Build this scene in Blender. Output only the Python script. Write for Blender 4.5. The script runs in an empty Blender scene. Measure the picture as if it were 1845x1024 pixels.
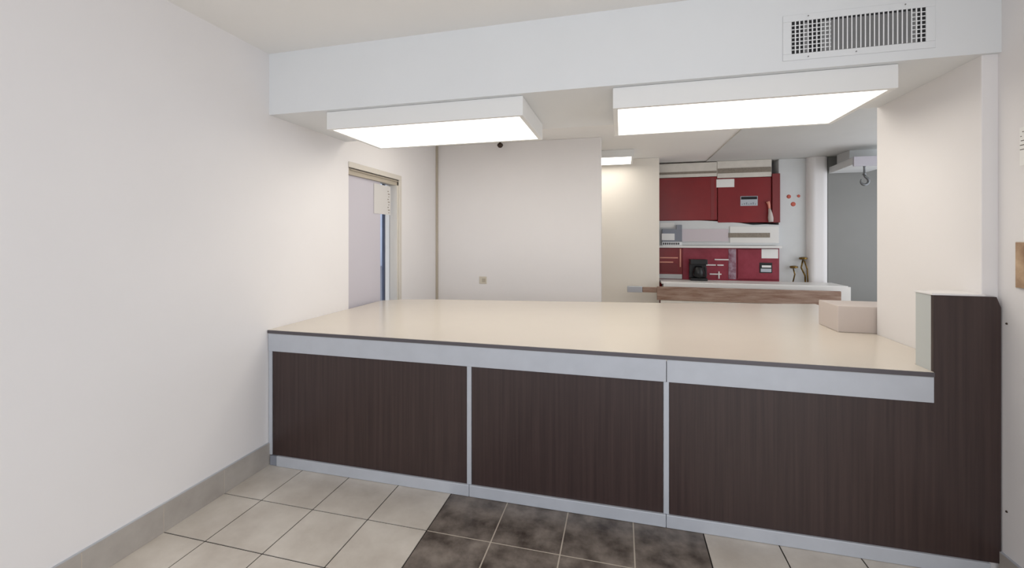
import bpy, bmesh, math, random
from mathutils import Vector, Matrix
random.seed(4)
SC = bpy.context.scene
COL = SC.collection

# ---------------------------------------------------------------- camera
EYE = 1.55
FPX = 771.0
YAW = math.atan(196.5 / FPX)
cam_d = bpy.data.cameras.new('camera')
cam_d.sensor_fit = 'HORIZONTAL'
cam_d.sensor_width = 36.0
cam_d.lens = 36.0 * FPX / 1845.0
cam_d.shift_y = -82.0 / 1845.0
cam_d.clip_start = 0.05
cam = bpy.data.objects.new('camera', cam_d)
COL.objects.link(cam)
cam.location = (0, 0, EYE)
cam.rotation_euler = (math.pi / 2, 0, YAW)
SC.camera = cam

# ---------------------------------------------------------------- light of the place
world = bpy.data.worlds.new('sky')
SC.world = world
world.use_nodes = True
bg = world.node_tree.nodes['Background']
bg.inputs[0].default_value = (0.91, 0.94, 1.0, 1)
bg.inputs[1].default_value = 2.2
# the shop front behind the camera is open to the daylight: a portal guides the sampling
def portal(name, loc, rot, sx, sy):
    pl = bpy.data.lights.new(name, 'AREA')
    pl.shape = 'RECTANGLE'; pl.size = sx; pl.size_y = sy
    pl.cycles.is_portal = True
    po = bpy.data.objects.new(name, pl)
    COL.objects.link(po)
    po.location = loc; po.rotation_euler = rot
H90 = math.pi / 2
portal('shopfront_portal', (-0.33, -2.98, 1.41), (H90, 0, 0), 4.0, 2.8)
portal('added_side_opening_portal', (1.70, -0.9, 1.41), (H90, 0, H90), 4.2, 2.8)  # unseen open side, added so daylight brightens the left wall
portal('added_kitchen_opening_portal', (3.95, 5.2, 1.55), (H90, 0, H90), 3.6, 2.1)  # unseen opening added in the kitchen side wall to brighten the back

LAMP_STRENGTH = 3.1
BACK_LAMP_STRENGTH = 4.8
vs = SC.view_settings
vs.view_transform = 'Standard'; vs.look = 'None'; vs.gamma = 1.0
vs.use_curve_mapping = False
vs.exposure = 0.0

# ---------------------------------------------------------------- materials
def lin(c):
    return tuple(((x / 255.0 + 0.055) / 1.055) ** 2.4 if x / 255.0 > 0.04045 else x / 255.0 / 12.92 for x in c)

def mat(name, rgb, rough=0.6, metal=0.0, var=0.0, scale=6.0, bump=0.0, bscale=60.0, stretch=(1, 1, 1), rgb2=None, detail=4, spec=0.5, coat=0.0):
    m = bpy.data.materials.new(name); m.use_nodes = True
    nt = m.node_tree; p = nt.nodes['Principled BSDF']
    c = lin(rgb)
    p.inputs['Base Color'].default_value = (*c, 1)
    p.inputs['Roughness'].default_value = rough
    p.inputs['Metallic'].default_value = metal
    p.inputs['Specular IOR Level'].default_value = spec
    p.inputs['Coat Weight'].default_value = coat
    tc = nt.nodes.new('ShaderNodeTexCoord')
    mp = nt.nodes.new('ShaderNodeMapping'); mp.inputs['Scale'].default_value = stretch
    nt.links.new(tc.outputs['Object'], mp.inputs[0])
    if var > 0 or rgb2:
        n = nt.nodes.new('ShaderNodeTexNoise'); n.inputs['Scale'].default_value = scale
        n.inputs['Detail'].default_value = detail; n.inputs['Roughness'].default_value = 0.6
        nt.links.new(mp.outputs[0], n.inputs['Vector'])
        r = nt.nodes.new('ShaderNodeValToRGB')
        r.color_ramp.elements[0].position = 0.32; r.color_ramp.elements[1].position = 0.68
        a = c if rgb2 else tuple(x * (1 - var) for x in c)
        b = lin(rgb2) if rgb2 else tuple(min(1, x * (1 + var)) for x in c)
        r.color_ramp.elements[0].color = (*a, 1); r.color_ramp.elements[1].color = (*b, 1)
        nt.links.new(n.outputs['Fac'], r.inputs[0]); nt.links.new(r.outputs[0], p.inputs['Base Color'])
    if bump > 0:
        n2 = nt.nodes.new('ShaderNodeTexNoise'); n2.inputs['Scale'].default_value = bscale; n2.inputs['Detail'].default_value = 3
        nt.links.new(mp.outputs[0], n2.inputs['Vector'])
        bp = nt.nodes.new('ShaderNodeBump'); bp.inputs['Strength'].default_value = bump; bp.inputs['Distance'].default_value = 0.003
        nt.links.new(n2.outputs['Fac'], bp.inputs['Height']); nt.links.new(bp.outputs[0], p.inputs['Normal'])
    return m

def emis(name, rgb, strength, bands=None):
    m = bpy.data.materials.new(name); m.use_nodes = True
    nt = m.node_tree; nt.nodes.remove(nt.nodes['Principled BSDF'])
    e = nt.nodes.new('ShaderNodeEmission'); e.inputs[0].default_value = (*rgb, 1); e.inputs[1].default_value = strength
    nt.links.new(e.outputs[0], nt.nodes['Material Output'].inputs[0])
    return m

M = {}
M['wall'] = mat('painted_plaster', (230, 227, 226), 0.62, var=0.012, scale=1.5, bump=0.06, bscale=90)
M['wall_cream'] = mat('cream_plaster', (234, 228, 218), 0.62, var=0.012, scale=1.5, bump=0.06, bscale=90)
M['wall_grey'] = mat('grey_plaster', (214, 216, 216), 0.7, var=0.03, scale=2.5, bump=0.08, bscale=50)
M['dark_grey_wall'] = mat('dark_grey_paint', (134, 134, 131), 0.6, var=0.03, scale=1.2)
M['header'] = mat('cool_white_paint', (224, 226, 227), 0.6, var=0.01, scale=2, bump=0.04)
M['ceiling'] = mat('ceiling_paint', (240, 238, 234), 0.8, var=0.01, scale=1.5, bump=0.05, bscale=120)
M['ceiling_shaded'] = mat('painted_ceiling_shade', (208, 208, 205), 0.8, var=0.02, scale=2)
M['counter'] = mat('cream_laminate', (214, 205, 193), 0.22, var=0.012, scale=2.0)
M['edge'] = mat('dark_edge_strip', (92, 88, 92), 0.35, metal=0.4)
M['steel'] = mat('grey_coated_metal', (186, 190, 197), 0.42, metal=0.15, var=0.03, scale=9)
M['brown'] = mat('dark_walnut_laminate', (46, 32, 30), 0.4, rgb2=(62, 46, 43), scale=2.2, stretch=(26, 26, 0.6), bump=0.05, bscale=4, detail=6)
M['tile_light'] = mat('light_floor_tile', (190, 181, 170), 0.38, rgb2=(218, 211, 201), scale=3.2, detail=6, bump=0.05, bscale=30)
M['tile_dark'] = mat('dark_floor_tile', (66, 56, 50), 0.36, rgb2=(140, 130, 121), scale=7.5, detail=10, bump=0.08, bscale=30)
M['tile_base'] = mat('baseboard_tile', (160, 153, 146), 0.45, rgb2=(180, 174, 167), scale=4, detail=6)
M['grout_dark'] = mat('dark_grout', (38, 32, 29), 0.9)
M['grout_light'] = mat('light_grout', (190, 180, 166), 0.9)
M['lamp_body'] = mat('white_enamel', (230, 230, 228), 0.45)
M['lens'] = emis('lit_diffuser', (1.0, 0.945, 0.86), LAMP_STRENGTH)
M['lens_back'] = emis('lit_back_diffuser', (1.0, 0.94, 0.85), BACK_LAMP_STRENGTH)
M['vent_dark'] = mat('dark_duct', (34, 34, 36), 0.8)
M['vent_white'] = mat('grille_enamel', (236, 237, 238), 0.5)
M['vent_grey'] = mat('grey_damper', (118, 118, 118), 0.6)
M['lavender'] = mat('lavender_grey_panel', (196, 192, 200), 0.5)
M['frame'] = mat('greige_door_frame', (178, 168, 152), 0.5, var=0.03)
M['frame_light'] = mat('pale_door_frame', (208, 202, 192), 0.5)
M['black'] = mat('black_plastic', (18, 18, 20), 0.35)
M['blueish'] = mat('pale_blue_wall', (205, 214, 228), 0.7, rgb2=(188, 198, 214), scale=3)
M['navy'] = mat('dark_blue_metal', (60, 68, 88), 0.4)
M['paper'] = mat('white_paper', (238, 237, 234), 0.8)
M['vent_sheet'] = mat('greyish_paper', (206, 203, 200), 0.8)
M['hook_steel'] = mat('dull_steel', (120, 122, 124), 0.35, metal=0.8)
M['red'] = mat('red_laminate', (126, 20, 25), 0.38, rgb2=(136, 27, 31), scale=2)
M['crimson'] = mat('crimson_laminate', (134, 32, 50), 0.4, rgb2=(150, 48, 66), scale=9)
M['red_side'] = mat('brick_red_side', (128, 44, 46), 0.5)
M['salmon'] = mat('salmon_trim', (232, 160, 140), 0.5)
M['white_trim'] = mat('aged_white_trim', (222, 216, 206), 0.6, var=0.05, scale=8)
M['filter'] = mat('dusty_filter', (142, 132, 120), 0.9, var=0.15, scale=60)
M['white_worktop'] = mat('white_worktop', (232, 230, 226), 0.35)
M['pinkish'] = mat('pale_pink_grey_steel', (206, 196, 200), 0.4)
M['grey_blue'] = mat('grey_blue_plastic', (132, 136, 146), 0.5)
M['brown_wood'] = mat('worn_brown_wood', (126, 92, 74), 0.6, rgb2=(170, 146, 130), scale=3.0, stretch=(1.2, 4, 9), detail=7)
M['silver'] = mat('brushed_silver', (190, 194, 200), 0.3, metal=0.7)
M['plastic_wrap'] = mat('frosted_plastic', (178, 158, 170), 0.3, rgb2=(120, 60, 80), scale=14)
M['brass'] = mat('tarnished_brass', (150, 118, 52), 0.35, metal=0.8, rgb2=(60, 46, 26), scale=40)
M['rust'] = mat('rust_orange', (196, 100, 84), 0.7)
M['ivory'] = mat('ivory_plastic', (208, 200, 184), 0.4)
M['bronze'] = mat('dark_bronze', (70, 56, 48), 0.3, metal=0.6)
M['sepia'] = mat('sepia_picture', (120, 84, 60), 0.5, rgb2=(196, 168, 136), scale=7, detail=6)
M['ledge'] = mat('pale_mauve_paint', (202, 191, 185), 0.6)
M['endgrey'] = mat('grey_green_paint', (190, 194, 192), 0.55)

# ---------------------------------------------------------------- helpers
def fin(name, bm, m, parent=None, origin=(0, 0, 0), smooth=False):
    me = bpy.data.meshes.new(name)
    if parent is not None:
        o0 = parent_world(parent)
    else:
        o0 = Vector(origin)
    bmesh.ops.translate(bm, verts=bm.verts, vec=-o0)
    bmesh.ops.recalc_face_normals(bm, faces=bm.faces)
    if smooth:
        for f in bm.faces: f.smooth = True
    bm.to_mesh(me); bm.free()
    for x in (m if isinstance(m, (list, tuple)) else [m]):
        me.materials.append(x)
    o = bpy.data.objects.new(name, me)
    COL.objects.link(o)
    if parent is not None:
        o.parent = parent
    else:
        o.location = o0
    return o

def parent_world(p):
    v = Vector((0, 0, 0))
    while p is not None:
        v += p.location; p = p.parent
    return v

def bx(bm, x0, x1, y0, y1, z0, z1, bev=0.0, mi=0):
    r = bmesh.ops.create_cube(bm, size=1.0)
    vs_ = r['verts']
    bmesh.ops.scale(bm, verts=vs_, vec=(x1 - x0, y1 - y0, z1 - z0))
    bmesh.ops.translate(bm, verts=vs_, vec=((x0 + x1) / 2, (y0 + y1) / 2, (z0 + z1) / 2))
    fs = set(f for v in vs_ for f in v.link_faces)
    for f in fs: f.material_index = mi
    if bev > 0:
        es = list(set(e for v in vs_ for e in v.link_edges))
        bmesh.ops.bevel(bm, geom=es, offset=bev, segments=2, affect='EDGES', profile=0.5)
    return bm

def box(name, x0, x1, y0, y1, z0, z1, m, parent=None, bev=0.0, origin=None):
    bm = bmesh.new(); bx(bm, x0, x1, y0, y1, z0, z1, bev)
    return fin(name, bm, m, parent, origin or ((x0 + x1) / 2, (y0 + y1) / 2, z0))

def prism(name, pts, z0, z1, m, parent=None, bev=0.0, axis='Z', bset=None):
    """pts: polygon; axis Z: (x,y) extruded in z; axis Y: (x,z) extruded z0..z1 along y; axis X: (y,z) along x"""
    bm = bmesh.new()
    def P(a, b, t):
        return (a, b, t) if axis == 'Z' else ((a, t, b) if axis == 'Y' else (t, a, b))
    lo = [bm.verts.new(P(a, b, z0)) for a, b in pts]
    hi = [bm.verts.new(P(a, b, z1)) for a, b in pts]
    bm.faces.new(lo); bm.faces.new(hi)
    n = len(pts)
    for i in range(n):
        bm.faces.new((lo[i], lo[(i + 1) % n], hi[(i + 1) % n], hi[i]))
    if bev > 0:
        bmesh.ops.bevel(bm, geom=list(bm.edges), offset=bev, segments=2, affect='EDGES', profile=0.5)
    c = Vector(P(sum(p[0] for p in pts) / n, sum(p[1] for p in pts) / n, (z0 + z1) / 2))
    return fin(name, bm, m, parent, c)

def tube(bm, pts, r, seg=10):
    pts = [Vector(p) for p in pts]
    rings = []
    for i, p in enumerate(pts):
        d = (pts[min(i + 1, len(pts) - 1)] - pts[max(i - 1, 0)]).normalized()
        a = d.orthogonal().normalized() if not rings else None
        if a is None:
            a = prev - d * prev.dot(d); a.normalize()
        prev = a
        b = d.cross(a)
        rr = r[i] if isinstance(r, (list, tuple)) else r
        rings.append([bm.verts.new(p + rr * (math.cos(t) * a + math.sin(t) * b)) for t in [2 * math.pi * k / seg for k in range(seg)]])
    for i in range(len(rings) - 1):
        for k in range(seg):
            bm.faces.new((rings[i][k], rings[i][(k + 1) % seg], rings[i + 1][(k + 1) % seg], rings[i + 1][k]))
    bm.faces.new(rings[0]); bm.faces.new(rings[-1])

def lathe(bm, prof, c, seg=20):
    rings = []
    for r, z in prof:
        rings.append([bm.verts.new((c[0] + r * math.cos(2 * math.pi * k / seg), c[1] + r * math.sin(2 * math.pi * k / seg), c[2] + z)) for k in range(seg)])
    for i in range(len(rings) - 1):
        for k in range(seg):
            bm.faces.new((rings[i][k], rings[i][(k + 1) % seg], rings[i + 1][(k + 1) % seg], rings[i + 1][k]))
    bm.faces.new(rings[0]); bm.faces.new(rings[-1])

def tag(o, label, cat, group=None, kind=None):
    o['label'] = label; o['category'] = cat
    if group: o['group'] = group
    if kind: o['kind'] = kind
    return o

def thing(name, loc, label, cat, group=None):
    e = bpy.data.objects.new(name, None)
    e.empty_display_size = 0.1
    COL.objects.link(e); e.location = loc
    return tag(e, label, cat, group)

def struct(o, label=None, cat=None):
    o['kind'] = 'structure'
    if label: o['label'] = label
    if cat: o['category'] = cat
    return o

# ---------------------------------------------------------------- room shell
XL, XR, YF = -2.345, 1.68, 2.44          # left wall, right wall, counter front / header face
ZC, ZS, ZB = 2.82, 2.40, 2.76            # front ceiling, soffit underside, back ceiling
YO = -3.0                                # shop front
YB = 7.62                                # kitchen back wall
XK = 3.9

# floor: grout bed with individual tile faces, one mesh
bm = bmesh.new()
bx(bm, XL - 0.15, XK, YO, YB + 0.15, -0.12, -0.003, 0, 2)
TX0, TP, TY0 = -2.063, 0.3545, 2.443
g = 0.0034
xs = [TX0 + TP * k for k in range(-1, 18)]
dark_x = (TX0 + 3 * TP - 0.01, TX0 + 7 * TP - 0.01)
for ix in range(len(xs) - 1):
    for jy in range(-15, 16):
        x0, x1 = xs[ix], xs[ix + 1]
        y0 = TY0 + (jy - 1) * TP; y1 = y0 + TP
        x0c, x1c = max(x0, XL), min(x1, XK)
        y0c, y1c = max(y0, YO), min(y1, YB)
        if x1c - x0c < 0.02 or y1c - y0c < 0.02: continue
        dk = dark_x[0] < x0 < dark_x[1] and y0 < 2.5
        z = 0.0
        gx = g
        bx(bm, x0c + gx, x1c - gx, y0c + g, y1c - g, -0.006, z, 0, 1 if dk else 0)
bx(bm, TX0 + 3 * TP + g, TX0 + 7 * TP - g, TY0 - 15 * TP, TY0 - g, -0.005, -0.0012, 0, 3)
o = fin('floor', bm, [M['tile_light'], M['tile_dark'], M['grout_dark'], M['grout_light']], None, (0, 0, 0))
struct(o, 'beige square floor tiles with a band of dark brown tiles', 'floor')

# left wall with a doorway (DY0..DY1, up to DZ)
DY0, DY1, DZ = 3.324, 4.20, 2.185
bm = bmesh.new()
pts = [(YO, -0.1), (DY0, -0.1), (DY0, DZ), (DY1, DZ), (DY1, -0.1), (YB, -0.1), (YB, 2.9), (YO, 2.9)]
o = prism('wall_left', pts, XL - 0.15, XL, M['wall'], axis='X')
struct(o, 'long plain off white left wall with a doorway above the counter', 'wall')

# right wall: front part, short stub behind the counter end wall
o = box('wall_right', XR, XR + 0.15, 1.2, YF + 0.02, -0.1, 2.9, M['wall'])
struct(o, 'plain right wall beside the end of the counter', 'wall')
o = box('wall_right_return', 1.62, 1.83, YF + 0.02, 3.30, -0.1, ZS + 0.02, M['wall'], bev=0.004)
struct(o, 'off white wall stub to the right of the worktop', 'wall')
# ceilings
o = box('ceiling', XL - 0.15, XR + 0.15, YO, YF + 0.02, ZC, ZC + 0.12, M['ceiling'])
struct(o, 'flat off white front ceiling', 'ceiling')
o = box('wall_header', XL - 0.02, XR + 0.15, YF, 3.28, ZS, 2.9, [M['header']])
struct(o, 'deep white header hanging over the counter', 'wall')
o = box('ceiling_back', XL - 0.15, XK, 3.28, YB + 0.15, ZB, ZB + 0.12, M['ceiling'])
struct(o, 'off white ceiling of the back room', 'ceiling')
o = box('ceiling_shade_panel', 1.285, XK, 3.30, YB, ZB - 0.012, ZB - 0.0005, M['ceiling_shaded'])  # thin panel: shade on the back ceiling put in as grey colour
struct(o, 'shaded ceiling part above the kitchen passage, shade painted grey', 'ceiling')
# centre wall, kitchen partition, kitchen rear walls
o = box('wall_back', XL, -0.231, 5.2, 5.34, -0.05, ZB, M['wall'], bev=0.003)
struct(o, 'blank off white wall behind the counter', 'wall')
o = box('wall_partition', XL, 0.555, 6.75, 6.87, -0.05, ZB, M['wall_cream'], bev=0.003)
struct(o, 'cream wall left of the red kitchen cabinets', 'wall')
o = box('wall_kitchen', XL, XK, YB, YB + 0.15, -0.1, 2.9, M['wall_grey'])
struct(o, 'patchy pale grey rear wall of the kitchen', 'wall')
o = prism('wall_kitchen_side', [(3.1, -0.1), (YB + 0.15, -0.1), (YB + 0.15, 2.9), (3.1, 2.9), (3.1, 2.6), (7.0, 2.6), (7.0, 0.5), (3.4, 0.5), (3.4, 2.5999), (3.1, 2.5999)], XK, XK + 0.12, M['wall_grey'], axis='X')
struct(o)
o = box('wall_kitchen_front', 1.83, XK, 3.1, 3.28, -0.1, 2.9, M['wall_grey'])
struct(o)
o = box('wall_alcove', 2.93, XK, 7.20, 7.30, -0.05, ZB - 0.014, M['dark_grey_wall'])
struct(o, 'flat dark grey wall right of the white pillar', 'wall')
# round-nosed pillar
bm = bmesh.new()
bx(bm, 2.665, 2.925, 7.14, YB, 0, ZB - 0.014, 0.0)
es = [e for e in bm.edges if abs(e.verts[0].co.z - e.verts[1].co.z) > 1 and e.verts[0].co.y < 7.2]
bmesh.ops.bevel(bm, geom=es, offset=0.085, segments=8, affect='EDGES', profile=0.5)
o = fin('wall_pillar', bm, M['wall'], None, (2.79, 7.3, 0), smooth=False)
struct(o, 'white round-edged pillar beside the dark grey wall', 'wall')

o = box('wall_kitchen_bay', 2.306, 2.664, 7.25, YB, -0.05, ZB - 0.014, M['wall_grey'])
struct(o, 'patchy pale grey wall strip between the red cabinets and the pillar', 'wall')
YV = 7.25
# skirting tiles
def skirting(name, x0, x1, joints, z1, label):
    bm = bmesh.new()
    for a, b in zip(joints[:-1], joints[1:]):
        bx(bm, x0, x1, a + 0.0015, b - 0.0015, 0.0005, z1 - 0.004, 0.0015, 0)
    bx(bm, min(x0, x1) + 0.001, max(x0, x1) - 0.001, joints[0], joints[-1], 0.0, z1 - 0.006, 0, 1)
    bx(bm, x0, x1, joints[0], joints[-1], z1 - 0.004, z1, 0.0008, 2)
    o = fin(name, bm, [M['tile_base'], M['grout_light'], M['steel']], None, (x0, joints[0], 0))
    return struct(o, label, 'baseboard')
js = [TY0 - 0.003 - TP * k for k in range(16)][::-1]
skirting('baseboard_left', XL, XL + 0.012, js, 0.152, 'grey tiled baseboard along the left wall')
skirting('baseboard_right', XR - 0.012, XR, js, 0.125, 'grey tiled baseboard along the right wall')

# corner trim between left wall and centre wall
o = box('trim_1', XL, XL + 0.022, 5.165, 5.2, 0.0, ZB, M['frame'], bev=0.003)
struct(o, 'thin vertical strip in the far left corner', 'trim')

# ---------------------------------------------------------------- doorway in the left wall
d = bpy.data.objects.new('door_1', None); COL.objects.link(d); d.location = (XL, (DY0 + DY1) / 2, 0)
struct(d, 'doorway in the left wall with greige head frame and sliding panel', 'door')
bm = bmesh.new()
bx(bm, XL - 0.05, XL + 0.012, DY0 - 0.005, DY1 + 0.052, DZ, 2.235, 0.003)
bx(bm, XL - 0.05, XL + 0.012, DY1, DY1 + 0.052, 0.0, DZ, 0.003)
fin('door_frame', bm, M['frame_light'], d)
bm = bmesh.new()
bx(bm, XL - 0.10, XL - 0.012, DY0, DY1, 2.125, DZ, 0.002)
bx(bm, XL - 0.085, XL + 0.002, DY0 + 0.03, DY1, 2.165, 2.172, 0.001)
fin('door_track', bm, M['frame'], d)
box('door_panel', XL - 0.07, XL - 0.035, DY0, 3.90, 0.01, 2.125, M['lavender'], d, 0.002)
box('door_jamb', XL - 0.15, XL + 0.001, DY1 - 0.03, DY1 - 0.0005, 0, 2.125, M['frame_light'], d, 0.002)
box('door_stile', XL - 0.10, XL - 0.075, 4.035, 4.062, 0.01, 2.125, M['navy'], d, 0.002)
g_ = box('door_glass', XL - 0.092, XL - 0.086, 3.88, DY1 - 0.03, 0.01, 2.125, None, d)
gm = bpy.data.materials.new('door_glass'); gm.use_nodes = True
gp = gm.node_tree.nodes['Principled BSDF']; gp.inputs['Transmission Weight'].default_value = 1.0
gp.inputs['Roughness'].default_value = 0.02; gp.inputs['IOR'].default_value = 1.1
gp.inputs['Base Color'].default_value = (0.93, 0.96, 1, 1)
g_.data.materials.clear(); g_.data.materials.append(gm)
o = box('wall_passage', -3.5, -3.4, 2.2, 8.5, -0.1, 3.0, M['blueish']); struct(o, 'pale blue grey wall seen through the doorway glass', 'wall')
o = box('wall_passage_low', -3.4, -3.3, 4.4, 7.5, -0.1, 1.15, M['grey_blue']); struct(o)
# paper behind the glass edge
bm = bmesh.new()
bx(bm, XL - 0.032, XL - 0.030, 3.775, 4.09, 1.80, 2.10, 0.0)
nt_ = thing('paper_notice', (XL - 0.031, 3.93, 1.80), 'white paper notice taped high in the left doorway', 'notice')
fin('sheet', bm, M['vent_sheet'], nt_)
bm = bmesh.new()
for k in range(9):
    z = 2.04 - 0.028 * k
    bx(bm, XL - 0.030, XL - 0.0292, 4.03 + 0.008 * (k % 3), 4.052 + 0.010 * ((k * 2) % 3), z, z + 0.010, 0)
fin('print_marks', bm, M['filter'], nt_)

# ---------------------------------------------------------------- counter
WT, PT, BS = 0.924, 0.780, 0.070
SX = 1.42
cnt = thing('service_counter', (0, YF, 0), 'long service counter faced with dark walnut panels and grey metal strips', 'counter')
# carcass
prism('carcass', [(XL + 0.002, YF + 0.012), (SX, YF + 0.012), (SX, 3.26), (1.61, 3.26), (1.60, 4.60), (XL + 0.002, 3.86)], 0.001, 0.890, M['ledge'], cnt)
box('fascia', XL + 0.004, 0.2345, YF - 0.014, YF + 0.011, PT, 0.900, M['steel'], cnt, 0.002)
box('fascia', 0.2375, SX - 0.001, YF - 0.014, YF + 0.011, PT, 0.900, M['steel'], cnt, 0.002)
def panel(pts):
    prism('front_panel', pts, YF - 0.004, YF + 0.011, M['brown'], cnt, axis='Y')
panel([(-2.312, BS), (-0.902, BS), (-0.902, PT), (-2.312, PT)])
panel([(-0.870, BS), (0.219, BS), (0.219, PT), (-0.870, PT)])
# the tall end panel, its upper right corner cut
pe = [(0.251, BS), (XR - 0.006, BS), (XR - 0.006, 1.235), (XR - 0.022, 1.283), (SX, 1.283), (SX, PT), (0.251, PT)]
prism('front_panel', pe, YF - 0.006, YF + 0.010, M['brown'], cnt, axis='Y')
for a, b in ((XL + 0.004, -2.314), (-0.900, -0.872), (0.221, 0.249)):
    box('joint_strip', a, b, YF - 0.010, YF + 0.0108, BS, PT, M['steel'], cnt, 0.002)
# kick strips, in three lengths
for a, b in ((-2.27, -0.885), (-0.883, 0.233), (0.235, XR - 0.05)):
    box('kick_strip', a, b, YF - 0.018, YF + 0.0105, 0.001, BS, M['steel'], cnt, 0.003)
box('corner_block', XL + 0.018, -2.272, YF - 0.014, YF + 0.010, 0.001, BS - 0.004, M['grey_blue'], cnt, 0.002)
# low end wall rising above the worktop
box('end_wall', SX, 1.6185, YF + 0.0105, 2.56, 0.001, 1.283, M['endgrey'], cnt, 0.002)
box('end_cap', SX - 0.004, 1.6185, YF - 0.004, 2.566, 1.2835, 1.293, M['wall'], cnt, 0.002)

wt = thing('worktop', (0, 3.2, WT - 0.034), 'wide cream laminate worktop with a dark front edge on the counter', 'worktop')
wp = [(XL + 0.002, YF - 0.012), (SX - 0.001, YF - 0.012), (SX - 0.001, 2.57), (1.617, 2.57), (1.617, 3.305), (1.80, 3.305), (1.80, 4.68),
      (0.375, 4.38), (-0.9, 4.20), (-1.9, 4.06), (-2.2, 3.97), (XL + 0.002, 3.86)]
prism('surface', wp, 0.8915, WT, M['counter'], wt, 0.0)
box('edge_strip', XL + 0.002, SX - 0.001, YF - 0.019, YF - 0.0125, 0.902, WT - 0.001, M['edge'], wt, 0.0015)
# low painted upstand on the worktop, at the wall end
lg = box('wall_ledge', 1.405, 1.80, 3.31, 3.60, WT + 0.0005, 1.10, M['ledge'], bev=0.004)
struct(lg, 'low pale upstand behind the right end of the worktop', 'wall')

# ---------------------------------------------------------------- ceiling lights
def lamp(x0, x1, y0, y1, ztop, h, lens, label, group):
    t = thing('ceiling_light', ((x0 + x1) / 2, (y0 + y1) / 2, ztop), label, 'light', group)
    z0 = ztop - h
    bm = bmesh.new(); w = 0.028
    bx(bm, x0, x1, y0, y0 + w, z0, ztop - 0.001, 0.003)
    bx(bm, x0, x1, y1 - w, y1, z0, ztop - 0.001, 0.003)
    bx(bm, x0, x0 + w, y0 + w, y1 - w, z0, ztop - 0.001, 0.003)
    bx(bm, x1 - w, x1, y0 + w, y1 - w, z0, ztop - 0.001, 0.003)
    bx(bm, x0 + w, x1 - w, y0 + w, y1 - w, ztop - 0.02, ztop - 0.001, 0)
    fin('housing', bm, M['lamp_body'], t)
    box('diffuser', x0 + w - 0.004, x1 - w + 0.004, y0 + w - 0.004, y1 - w + 0.004, z0 + 0.003, z0 + 0.009, lens, t)
    return t
lamp(-1.915, -0.565, 2.475, 3.13, ZS, 0.118, M['lens'], 'boxy white ceiling light over the left half of the counter, nearer the doorway', 'box ceiling lights under the header')
lamp(-0.045, 1.305, 2.475, 3.16, ZS, 0.118, M['lens'], 'boxy white ceiling light over the right half of the counter, beneath the air grille', 'box ceiling lights under the header')
lamp(-1.15, 0.165, 6.0, 6.64, ZB, 0.10, M['lens_back'], 'small lit ceiling light far back past the blank wall edge', 'light')

for x0, side in ((-1.95, 'left'), (0.1, 'right')):  # lamps added out of view to brighten the back room
    lamp(x0, x0 + 1.3, 3.42, 4.02, ZB, 0.095, M['lens_back'], 'added unseen ceiling light brightening the back room behind the %s half of the header' % side, 'added unseen back room lights')

# ---------------------------------------------------------------- air grille on the header
v = thing('air_grille', (1.112, YF, 2.42), 'white rectangular air grille with vertical blades high on the header', 'vent')
X0, X1, Z0, Z1 = 0.83, 1.392, 2.480, 2.642
bm = bmesh.new()
fx0, fx1, fz0, fz1 = 0.793, 1.431, 2.447, 2.676
ya, yb = YF - 0.0042, YF - 0.0005
bx(bm, fx0, fx1, ya, yb, fz0, Z0, 0.002); bx(bm, fx0, fx1, ya, yb, Z1, fz1, 0.002)
bx(bm, fx0, X0, ya, yb, Z0, Z1, 0.002); bx(bm, X1, fx1, ya, yb, Z0, Z1, 0.002)
fin('frame', bm, M['header'], v)
n = 30
for k in range(1, n):
    x = X0 + (X1 - X0) * k / n
    bm = bmesh.new()
    bx(bm, x - 0.0026, x + 0.0026, YF - 0.0065, YF - 0.0022, Z0, Z1, 0.0006)
    fin('blade', bm, M['vent_white'], v)
for a, b in ((X0, X0 + 0.175), (X1 - 0.055, X1)):
    bm = bmesh.new()
    for k in range(1, 8):
        z = Z0 + (Z1 - Z0) * k / 8
        bx(bm, a, b, YF - 0.0022, YF - 0.0012, z - 0.0022, z + 0.0022, 0)
    bx(bm, a, a + 0.003, YF - 0.0022, YF - 0.0012, Z0, Z1, 0)
    fin('cross_blades', bm, M['vent_white'], v)
bm = bmesh.new()
bx(bm, X0, X1, YF - 0.0010, YF - 0.0004, Z0, Z1, 0)
fin('duct_opening', bm, M['vent_dark'], v)
bm = bmesh.new()
w = (X1 - X0) / n
for k in range(n):
    if 3 <= k < 28 and k not in (4, 5, 6):
        bx(bm, X0 + w * k + 0.006, X0 + w * k + 0.0165, YF - 0.0017, YF - 0.0011, Z0 + 0.001, Z1 - 0.010, 0)
fin('damper', bm, M['vent_grey'], v)
for x, z in ((0.905, 2.459), (1.11, 2.462), (0.905, 2.662), (1.31, 2.664)):
    bm = bmesh.new(); tube(bm, [(x, YF - 0.0070, z), (x, YF - 0.0085, z)], 0.003, 10)
    fin('screw', bm, M['vent_grey'], v)

# ---------------------------------------------------------------- small fittings
s = thing('wall_switch', (-1.705, 5.2, 0.97), 'small ivory switch plate low on the blank wall', 'switch')
box('plate', -1.755, -1.658, 5.192, 5.1995, 0.972, 1.065, M['ivory'], s, 0.002)
box('rocker', -1.715, -1.672, 5.186, 5.192, 0.995, 1.042, M['frame'], s, 0.002)

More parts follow.
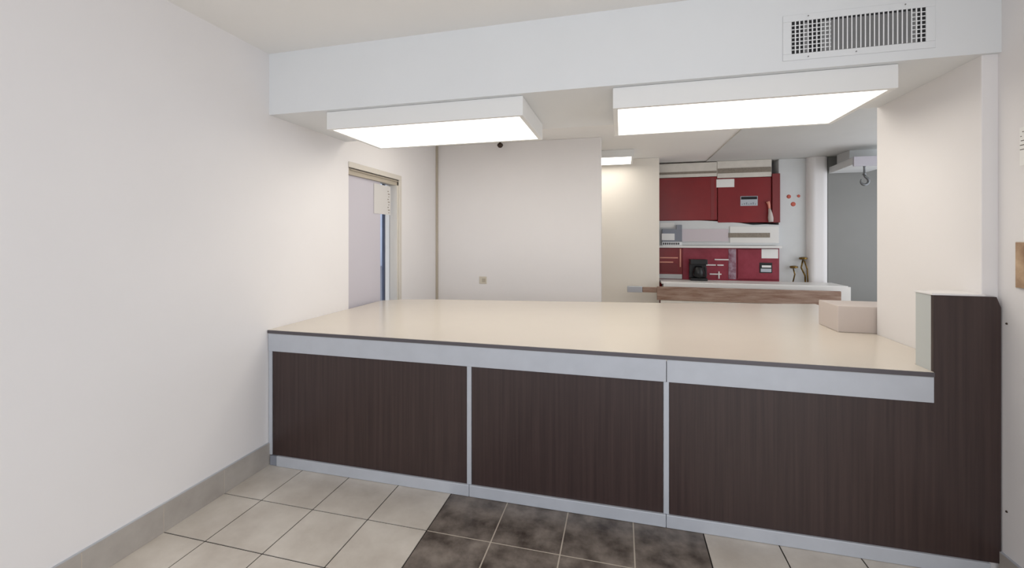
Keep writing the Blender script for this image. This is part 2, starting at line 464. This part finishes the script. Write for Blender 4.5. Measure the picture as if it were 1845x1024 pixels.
s = thing('sprinkler_head', (-0.14, 5.08, ZB), 'small dark bronze sprinkler head below the ceiling by the blank wall', 'sprinkler')
s.location = (-1.446, 5.08, ZB)
bm = bmesh.new(); lathe(bm, [(0.045, 0), (0.045, -0.006), (0.018, -0.012)], (-1.446, 5.08, ZB - 0.0005)); fin('escutcheon', bm, M['silver'], s)
bm = bmesh.new(); lathe(bm, [(0.012, -0.010), (0.014, -0.03), (0.034, -0.045), (0.038, -0.062), (0.022, -0.085), (0.004, -0.092)], (-1.446, 5.08, ZB)); fin('nozzle', bm, M['bronze'], s, smooth=True)

# picture and notice on the right wall
p = thing('framed_picture', (XR - 0.004, 2.18, 1.33), 'brown sepia picture on the right wall above the counter end', 'picture')
box('backing', XR - 0.010, XR - 0.001, 2.02, 2.355, 1.333, 1.537, M['frame_light'], p, 0.001)
box('print', XR - 0.0125, XR - 0.010, 2.025, 2.352, 1.337, 1.533, M['sepia'], p, 0)
p = thing('wall_notice', (XR - 0.002, 2.26, 1.86), 'small printed white notice high on the right wall edge', 'notice')
box('sheet', XR - 0.003, XR - 0.001, 2.10, 2.345, 1.865, 2.03, M['paper'], p)
bm = bmesh.new()
for k, (a, b) in enumerate(((2.325, 2.331), (2.335, 2.340), (2.315, 2.338), (2.318, 2.342), (2.30, 2.342))):
    z = 2.012 - 0.019 * k
    bx(bm, XR - 0.0042, XR - 0.003, a, b, z - 0.003, z, 0)
fin('print_lines', bm, M['bronze'], p)

# ---------------------------------------------------------------- kitchen seen past the counter
Y = 7.20
# ventilation canopies under the ceiling
def canopy(x0, x1, bands, label, z0, z1):
    t = thing('ventilation_canopy', ((x0 + x1) / 2, Y + 0.15, z0), label, 'ventilation', 'white canopies above the red cabinets')
    box('body', x0, x1, Y, YB - 0.001, z0, z1, M['white_trim'], t, 0.004)
    for a, b, c in bands:
        box('filter_band' if c == 'filter' else 'dark_slot', x0 + 0.006, x1 - 0.006, Y - 0.006, Y + 0.0, a, b, M[c], t)
    return t
canopy(0.575, 1.438, ((2.735, 2.742, 'bronze'), (2.565, 2.60, 'filter')), 'narrow white canopy with a dark slot above the left red cabinet', 2.515, 2.745)
canopy(1.442, 2.195, ((2.555, 2.63, 'filter'),), 'white canopy with a wide dusty filter band above the right red cabinet', 2.485, 2.745)

# upper red cabinets
c1 = thing('wall_cabinet', (1.0, Y + 0.15, 1.83), 'plain red wall cabinet, left of the upper pair', 'cabinet', 'red wall cabinets')
box('body', 0.575, 1.444, Y + 0.02, YB - 0.001, 1.835, 2.513, M['red'], c1, 0.003)
box('door', 0.58, 1.436, Y, Y + 0.019, 1.838, 2.508, M['red'], c1, 0.004)
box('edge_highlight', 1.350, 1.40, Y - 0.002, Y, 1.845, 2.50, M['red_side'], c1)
c2 = thing('wall_cabinet', (1.8, Y + 0.15, 1.79), 'red wall cabinet carrying a silver label, right of the upper pair', 'cabinet', 'red wall cabinets')
box('body', 1.448, 2.195, Y + 0.02, YB - 0.001, 1.795, 2.483, M['red'], c2, 0.003)
box('door', 1.452, 2.19, Y, Y + 0.019, 1.797, 2.480, M['red'], c2, 0.004)
box('side_panel', 2.198, 2.303, Y - 0.02, YB - 0.001, 1.79, 2.525, M['red_side'], c2, 0.004)
def sheet(name, x0, x1, z0, z1, label, cat, m='paper', y=Y, t=0.003, group=None):
    return tag(box(name, x0, x1, y - t, y - 0.0004, z0, z1, M[m]), label, cat, group)
sheet('paper_sheet', 1.43, 1.682, 2.34, 2.465, 'blank white paper at the top of the red cabinet pair', 'paper')
lb = thing('cabinet_label', (1.885, Y, 2.05), 'silver label with a dark top band on the upper red cabinet', 'label')
box('plate', 1.767, 2.004, Y - 0.005, Y - 0.0004, 2.048, 2.195, M['silver'], lb)
box('band', 1.775, 1.996, Y - 0.0065, Y - 0.005, 2.145, 2.188, M['vent_dark'], lb)
bm = bmesh.new()
for k in range(7):
    x = 1.785 + 0.03 * k
    bx(bm, x, x + 0.016, Y - 0.0062, Y - 0.005, 2.066, 2.080 + 0.01 * (k % 3), 0)
fin('printed_line', bm, M['grey_blue'], lb)
# pale twisted rag hanging on the upper cabinet
t = thing('hanging_rag', (2.16, Y - 0.03, 1.80), 'pale rag with red tip hanging beside the upper red cabinet', 'rag')
bm = bmesh.new(); tube(bm, [(2.175, Y - 0.03, 1.80), (2.17, Y - 0.035, 1.86), (2.165, Y - 0.035, 1.93), (2.155, Y - 0.03, 2.00)], [0.032, 0.036, 0.026, 0.015], 12); fin('cloth', bm, M['ledge'], t, smooth=True)
bm = bmesh.new(); tube(bm, [(2.155, Y - 0.03, 2.00), (2.15, Y - 0.03, 2.06), (2.135, Y - 0.028, 2.105)], [0.016, 0.017, 0.026], 12); fin('tip', bm, M['salmon'], t, smooth=True)

# pass shelf band between the red units
b = thing('serving_shelf', (1.45, Y + 0.1, 1.41), 'pale steel serving shelf between the upper and lower red cabinets', 'shelf')
bm = bmesh.new()
pt = [(0.575, 1.43), (2.303, 1.43), (2.303, 1.755), (2.1, 1.765), (1.95, 1.755), (1.75, 1.79), (1.448, 1.815), (1.2, 1.832), (0.575, 1.832)]
prism('back_panel', pt, Y + 0.01, YB - 0.001, M['wall_grey'], b, axis='Y')
box('steel_panel', 0.93, 1.60, Y - 0.002, Y + 0.009, 1.505, 1.70, M['pinkish'], b, 0.001)
box('upper_rail', 1.62, 2.29, Y - 0.004, Y + 0.009, 1.48, 1.735, M['white_worktop'], b, 0.003)
box('filter_strip', 1.60, 2.17, Y - 0.010, Y - 0.0045, 1.565, 1.635, M['filter'], b, 0.001)
box('shelf_board', 0.575, 2.31, Y - 0.07, Y + 0.009, 1.405, 1.440, M['white_worktop'], b, 0.004)
box('drip_strip', 0.93, 2.25, Y - 0.012, Y + 0.009, 1.448, 1.485, M['wall_grey'], b, 0.002)
t = thing('grey_dispenser', (0.78, Y - 0.03, 1.441), 'grey dispenser with white panel and dark printed strip at shelf left', 'dispenser')
box('body', 0.63, 0.925, Y - 0.05, Y - 0.004, 1.50, 1.70, M['grey_blue'], t, 0.003)
box('upper_arm', 0.84, 0.925, Y - 0.052, Y - 0.004, 1.68, 1.765, M['grey_blue'], t, 0.003)
box('white_panel', 0.622, 0.815, Y - 0.057, Y - 0.0505, 1.523, 1.628, M['paper'], t, 0.001)
box('printed_strip', 0.63, 0.925, Y - 0.054, Y - 0.004, 1.441, 1.498, M['vent_white'], t, 0.001)
bm = bmesh.new()
for k in range(9):
    bx(bm, 0.642 + 0.028 * k, 0.660 + 0.028 * k, Y - 0.0555, Y - 0.054, 1.452, 1.485, 0)
fin('dark_marks', bm, M['vent_dark'], t)
sheet('paper_sheet', 0.60, 0.82, 1.725, 1.80, 'white paper strip above the grey dispenser', 'paper', y=Y + 0.01)

# lower red units
c3 = thing('base_cabinet', (0.76, Y + 0.15, 0.0), 'small red unit with two salmon trim bars, far left of the lower row', 'cabinet', 'red lower units')
box('body', 0.575, 0.937, Y, YB - 0.001, 0.001, 1.403, M['red'], c3, 0.003)
box('trim_bar', 0.60, 0.87, Y - 0.012, Y, 1.235, 1.255, M['salmon'], c3, 0.002)
box('trim_bar', 0.60, 0.80, Y - 0.012, Y, 1.165, 1.185, M['salmon'], c3, 0.002)
box('upright_bar', 0.895, 0.915, Y - 0.012, Y, 1.10, 1.39, M['salmon'], c3, 0.002)
box('drawer_front', 0.615, 0.86, Y - 0.008, Y, 1.02, 1.15, M['red_side'], c3, 0.002)
box('grey_base', 0.575, 0.93, Y - 0.02, Y - 0.0, 0.915, 0.985, M['wall_grey'], c3, 0.002)
c4 = thing('base_cabinet', (1.3, Y + 0.15, 0.0), 'crimson unit with pale rails behind the black machine', 'cabinet', 'red lower units')
box('body', 0.941, 1.716, Y, YB - 0.001, 0.001, 1.403, M['crimson'], c4, 0.003)
for a, b_, z in ((1.27, 1.42, 1.13), (1.44, 1.53, 1.13), (1.33, 1.50, 0.99), (1.40, 1.60, 1.215)):
    box('pale_rail', a, b_, Y - 0.02, Y, z, z + 0.018, M['paper'], c4, 0.002)
box('pale_upright', 1.455, 1.472, Y - 0.022, Y, 0.93, 1.04, M['paper'], c4, 0.002)
box('plastic_sheet', 1.60, 1.705, Y - 0.006, Y - 0.0005, 0.925, 1.39, M['plastic_wrap'], c4, 0.002)
c5 = thing('base_cabinet', (2.0, Y + 0.15, 0.0), 'crimson cabinet with white paper and label, right end of the lower row', 'cabinet', 'red lower units')
box('body', 1.720, 2.303, Y + 0.02, YB - 0.001, 0.001, 1.403, M['crimson'], c5, 0.003)
box('door', 1.730, 2.293, Y, Y + 0.019, 0.93, 1.385, M['crimson'], c5, 0.004)
sheet('paper_sheet', 2.057, 2.281, 1.251, 1.392, 'white paper on the lower right crimson cabinet', 'paper')
lb = thing('cabinet_label', (2.117, Y, 1.03), 'black edged label on the lower right crimson cabinet', 'label')
box('plate', 2.030, 2.200, Y - 0.006, Y - 0.0004, 1.03, 1.185, M['black'], lb)
box('sticker', 2.045, 2.188, Y - 0.0075, Y - 0.006, 1.045, 1.095, M['silver'], lb)
box('sticker', 2.060, 2.185, Y - 0.0075, Y - 0.006, 1.112, 1.145, M['paper'], lb)

# worktop in front of the lower units with the black machine standing on it
k = thing('kitchen_table', (1.75, 6.95, 0.0), 'white topped kitchen worktop in front of the lower red units', 'table')
box('tabletop', 0.575, 2.93, 6.62, 7.09, 0.885, 0.915, M['white_worktop'], k, 0.004)
box('apron', 0.60, 2.95, 6.60, 6.62, 0.68, 0.905, M['white_worktop'], k, 0.003)
for x in (0.62, 2.86):
    for y in (6.66, 7.02):
        box('leg', x, x + 0.05, y, y + 0.05, 0.001, 0.884, M['silver'], k, 0.003)
cm = thing('coffee_machine', (1.14, 6.96, 0.916), 'black coffee machine on the kitchen worktop', 'appliance')
bm = bmesh.new()
bx(bm, 1.01, 1.25, 6.89, 7.06, 0.9165, 0.955, 0.006)
bx(bm, 1.01, 1.25, 7.00, 7.06, 0.955, 1.20, 0.006)
bx(bm, 1.01, 1.25, 6.89, 7.06, 1.16, 1.235, 0.006)
fin('body', bm, M['black'], cm)
bm = bmesh.new(); lathe(bm, [(0.055, 0.0), (0.078, 0.03), (0.082, 0.09), (0.06, 0.15), (0.045, 0.175)], (1.13, 6.94, 0.956)); fin('jug', bm, M['black'], cm, smooth=True)
box('grip', 1.21, 1.235, 6.87, 6.89, 0.98, 1.12, M['black'], cm, 0.004)

# worn brown rail across the kitchen front
r = thing('wooden_rail', (1.6, 6.5, 0.0), 'worn brown wooden rail board across the kitchen opening', 'board')
bm = bmesh.new()
bx(bm, 0.50, 2.79, 6.48, 6.515, 0.665, 0.858, 0.006)
fin('board', bm, M['brown_wood'], r)
box('lower_board', 0.55, 2.66, 6.485, 6.515, 0.56, 0.663, M['white_trim'], r, 0.004)
box('left_end', 0.30, 0.499, 6.48, 6.515, 0.770, 0.845, M['brown_wood'], r, 0.006)
box('metal_sleeve', 0.087, 0.299, 6.475, 6.52, 0.765, 0.855, M['silver'], r, 0.006)
for x in (0.62, 2.5):
    box('post', x, x + 0.05, 6.516, 6.56, 0.001, 0.84, M['silver'], r, 0.003)

# brass valves and pipes on the grey wall
def valve(x, z, kind, label):
    t = thing('brass_valve', (x, YV, z), label, 'valve', 'brass valves on the grey wall')
    bm = bmesh.new(); tube(bm, [(x, YV - 0.001, z), (x, YV - 0.09, z)], 0.018, 12); fin('stem', bm, M['brass'], t, smooth=True)
    bm = bmesh.new(); lathe(bm, [(0.02, -0.02), (0.052, -0.012), (0.052, 0.012), (0.02, 0.02)], (x, YV - 0.10, z + 0.01)); fin('handle', bm, M['brass'], t)
    bm = bmesh.new()
    if kind:
        tube(bm, [(x, YV - 0.08, z - 0.02), (x - 0.02, YV - 0.08, z - 0.13), (x + 0.03, YV - 0.08, z - 0.25), (x + 0.035, YV - 0.08, z - 0.42)], 0.011, 10)
        tube(bm, [(x + 0.01, YV - 0.10, z - 0.02), (x + 0.05, YV - 0.1, z - 0.15), (x + 0.062, YV - 0.1, z - 0.42)], 0.009, 10)
    else:
        tube(bm, [(x, YV - 0.08, z - 0.02), (x + 0.02, YV - 0.08, z - 0.1), (x - 0.01, YV - 0.08, z - 0.24)], 0.009, 10)
    fin('pipe', bm, M['brass'], t, smooth=True)
valve(2.595, 1.25, True, 'tall brass valve with two hanging pipes beside the pillar')
valve(2.472, 1.12, False, 'short brass valve beside the lower crimson cabinet')
# three rusty wall plugs
for x, z, w_, l_ in ((2.440, 2.180, 0.03, 'left of three rusty marks on the grey wall'), (2.570, 2.185, 0.022, 'right of three rusty marks on the grey wall'), (2.498, 2.065, 0.034, 'lowest of three rusty marks on the grey wall')):
    bm = bmesh.new(); tube(bm, [(x, YV - 0.0005, z), (x, YV - 0.012, z)], [w_, w_ * 0.7], 14)
    o = fin('wall_plug', bm, M['rust'], None, (x, YV, z)); tag(o, l_, 'wall plug', 'rusty wall plugs')

# white box under the shaded ceiling panel with a hook
h = thing('ceiling_rail_box', (3.2, 6.75, 2.60), 'white fronted metal box under the shaded kitchen ceiling', 'box')
box('front', 2.885, 3.40, 6.38, 6.41, 2.475, 2.598, M['lavender'], h, 0.003)
prism('side', [(2.88, 6.411), (3.40, 6.411), (3.40, 7.19), (2.94, 7.19), (2.94, 7.1)], 2.50, 2.59, M['wall_grey'], h)
box('bracket', 3.0, 3.35, 6.75, 7.1, 2.591, ZB - 0.013, M['wall_grey'], h)
hk = thing('hanging_hook', (3.055, 6.50, 2.24), 'steel hook hanging below the white fronted metal box', 'hook')
bm = bmesh.new(); tube(bm, [(3.055, 6.50, 2.4995), (3.055, 6.50, 2.475), (3.055, 6.50, 2.40), (3.055, 6.50, 2.375)], [0.02, 0.012, 0.012, 0.024], 12); fin('swivel', bm, M['hook_steel'], hk, smooth=True)
bm = bmesh.new()
pp = [(3.055, 6.50, 2.385), (3.062, 6.50, 2.35)] + [(3.058 + 0.044 * math.sin(a), 6.50, 2.295 + 0.048 * math.cos(a)) for a in [0.5 + 0.4 * i for i in range(13)]]
tube(bm, pp, [0.014, 0.014] + [0.016] * 9 + [0.013, 0.010, 0.007, 0.004], 12); fin('hook', bm, M['hook_steel'], hk, smooth=True)

# two small screws in the right wall beside the counter end
for z, l_ in ((1.167, 'upper small dark screw in the right wall beside the tall panel'), (0.322, 'lower small dark screw in the right wall near the baseboard')):
    bm = bmesh.new(); tube(bm, [(XR - 0.0005, 2.412, z), (XR - 0.004, 2.412, z)], [0.005, 0.004], 12)
    o = fin('wall_screw', bm, M['bronze'], None, (XR, 2.412, z)); tag(o, l_, 'screw', 'screws in the right wall')
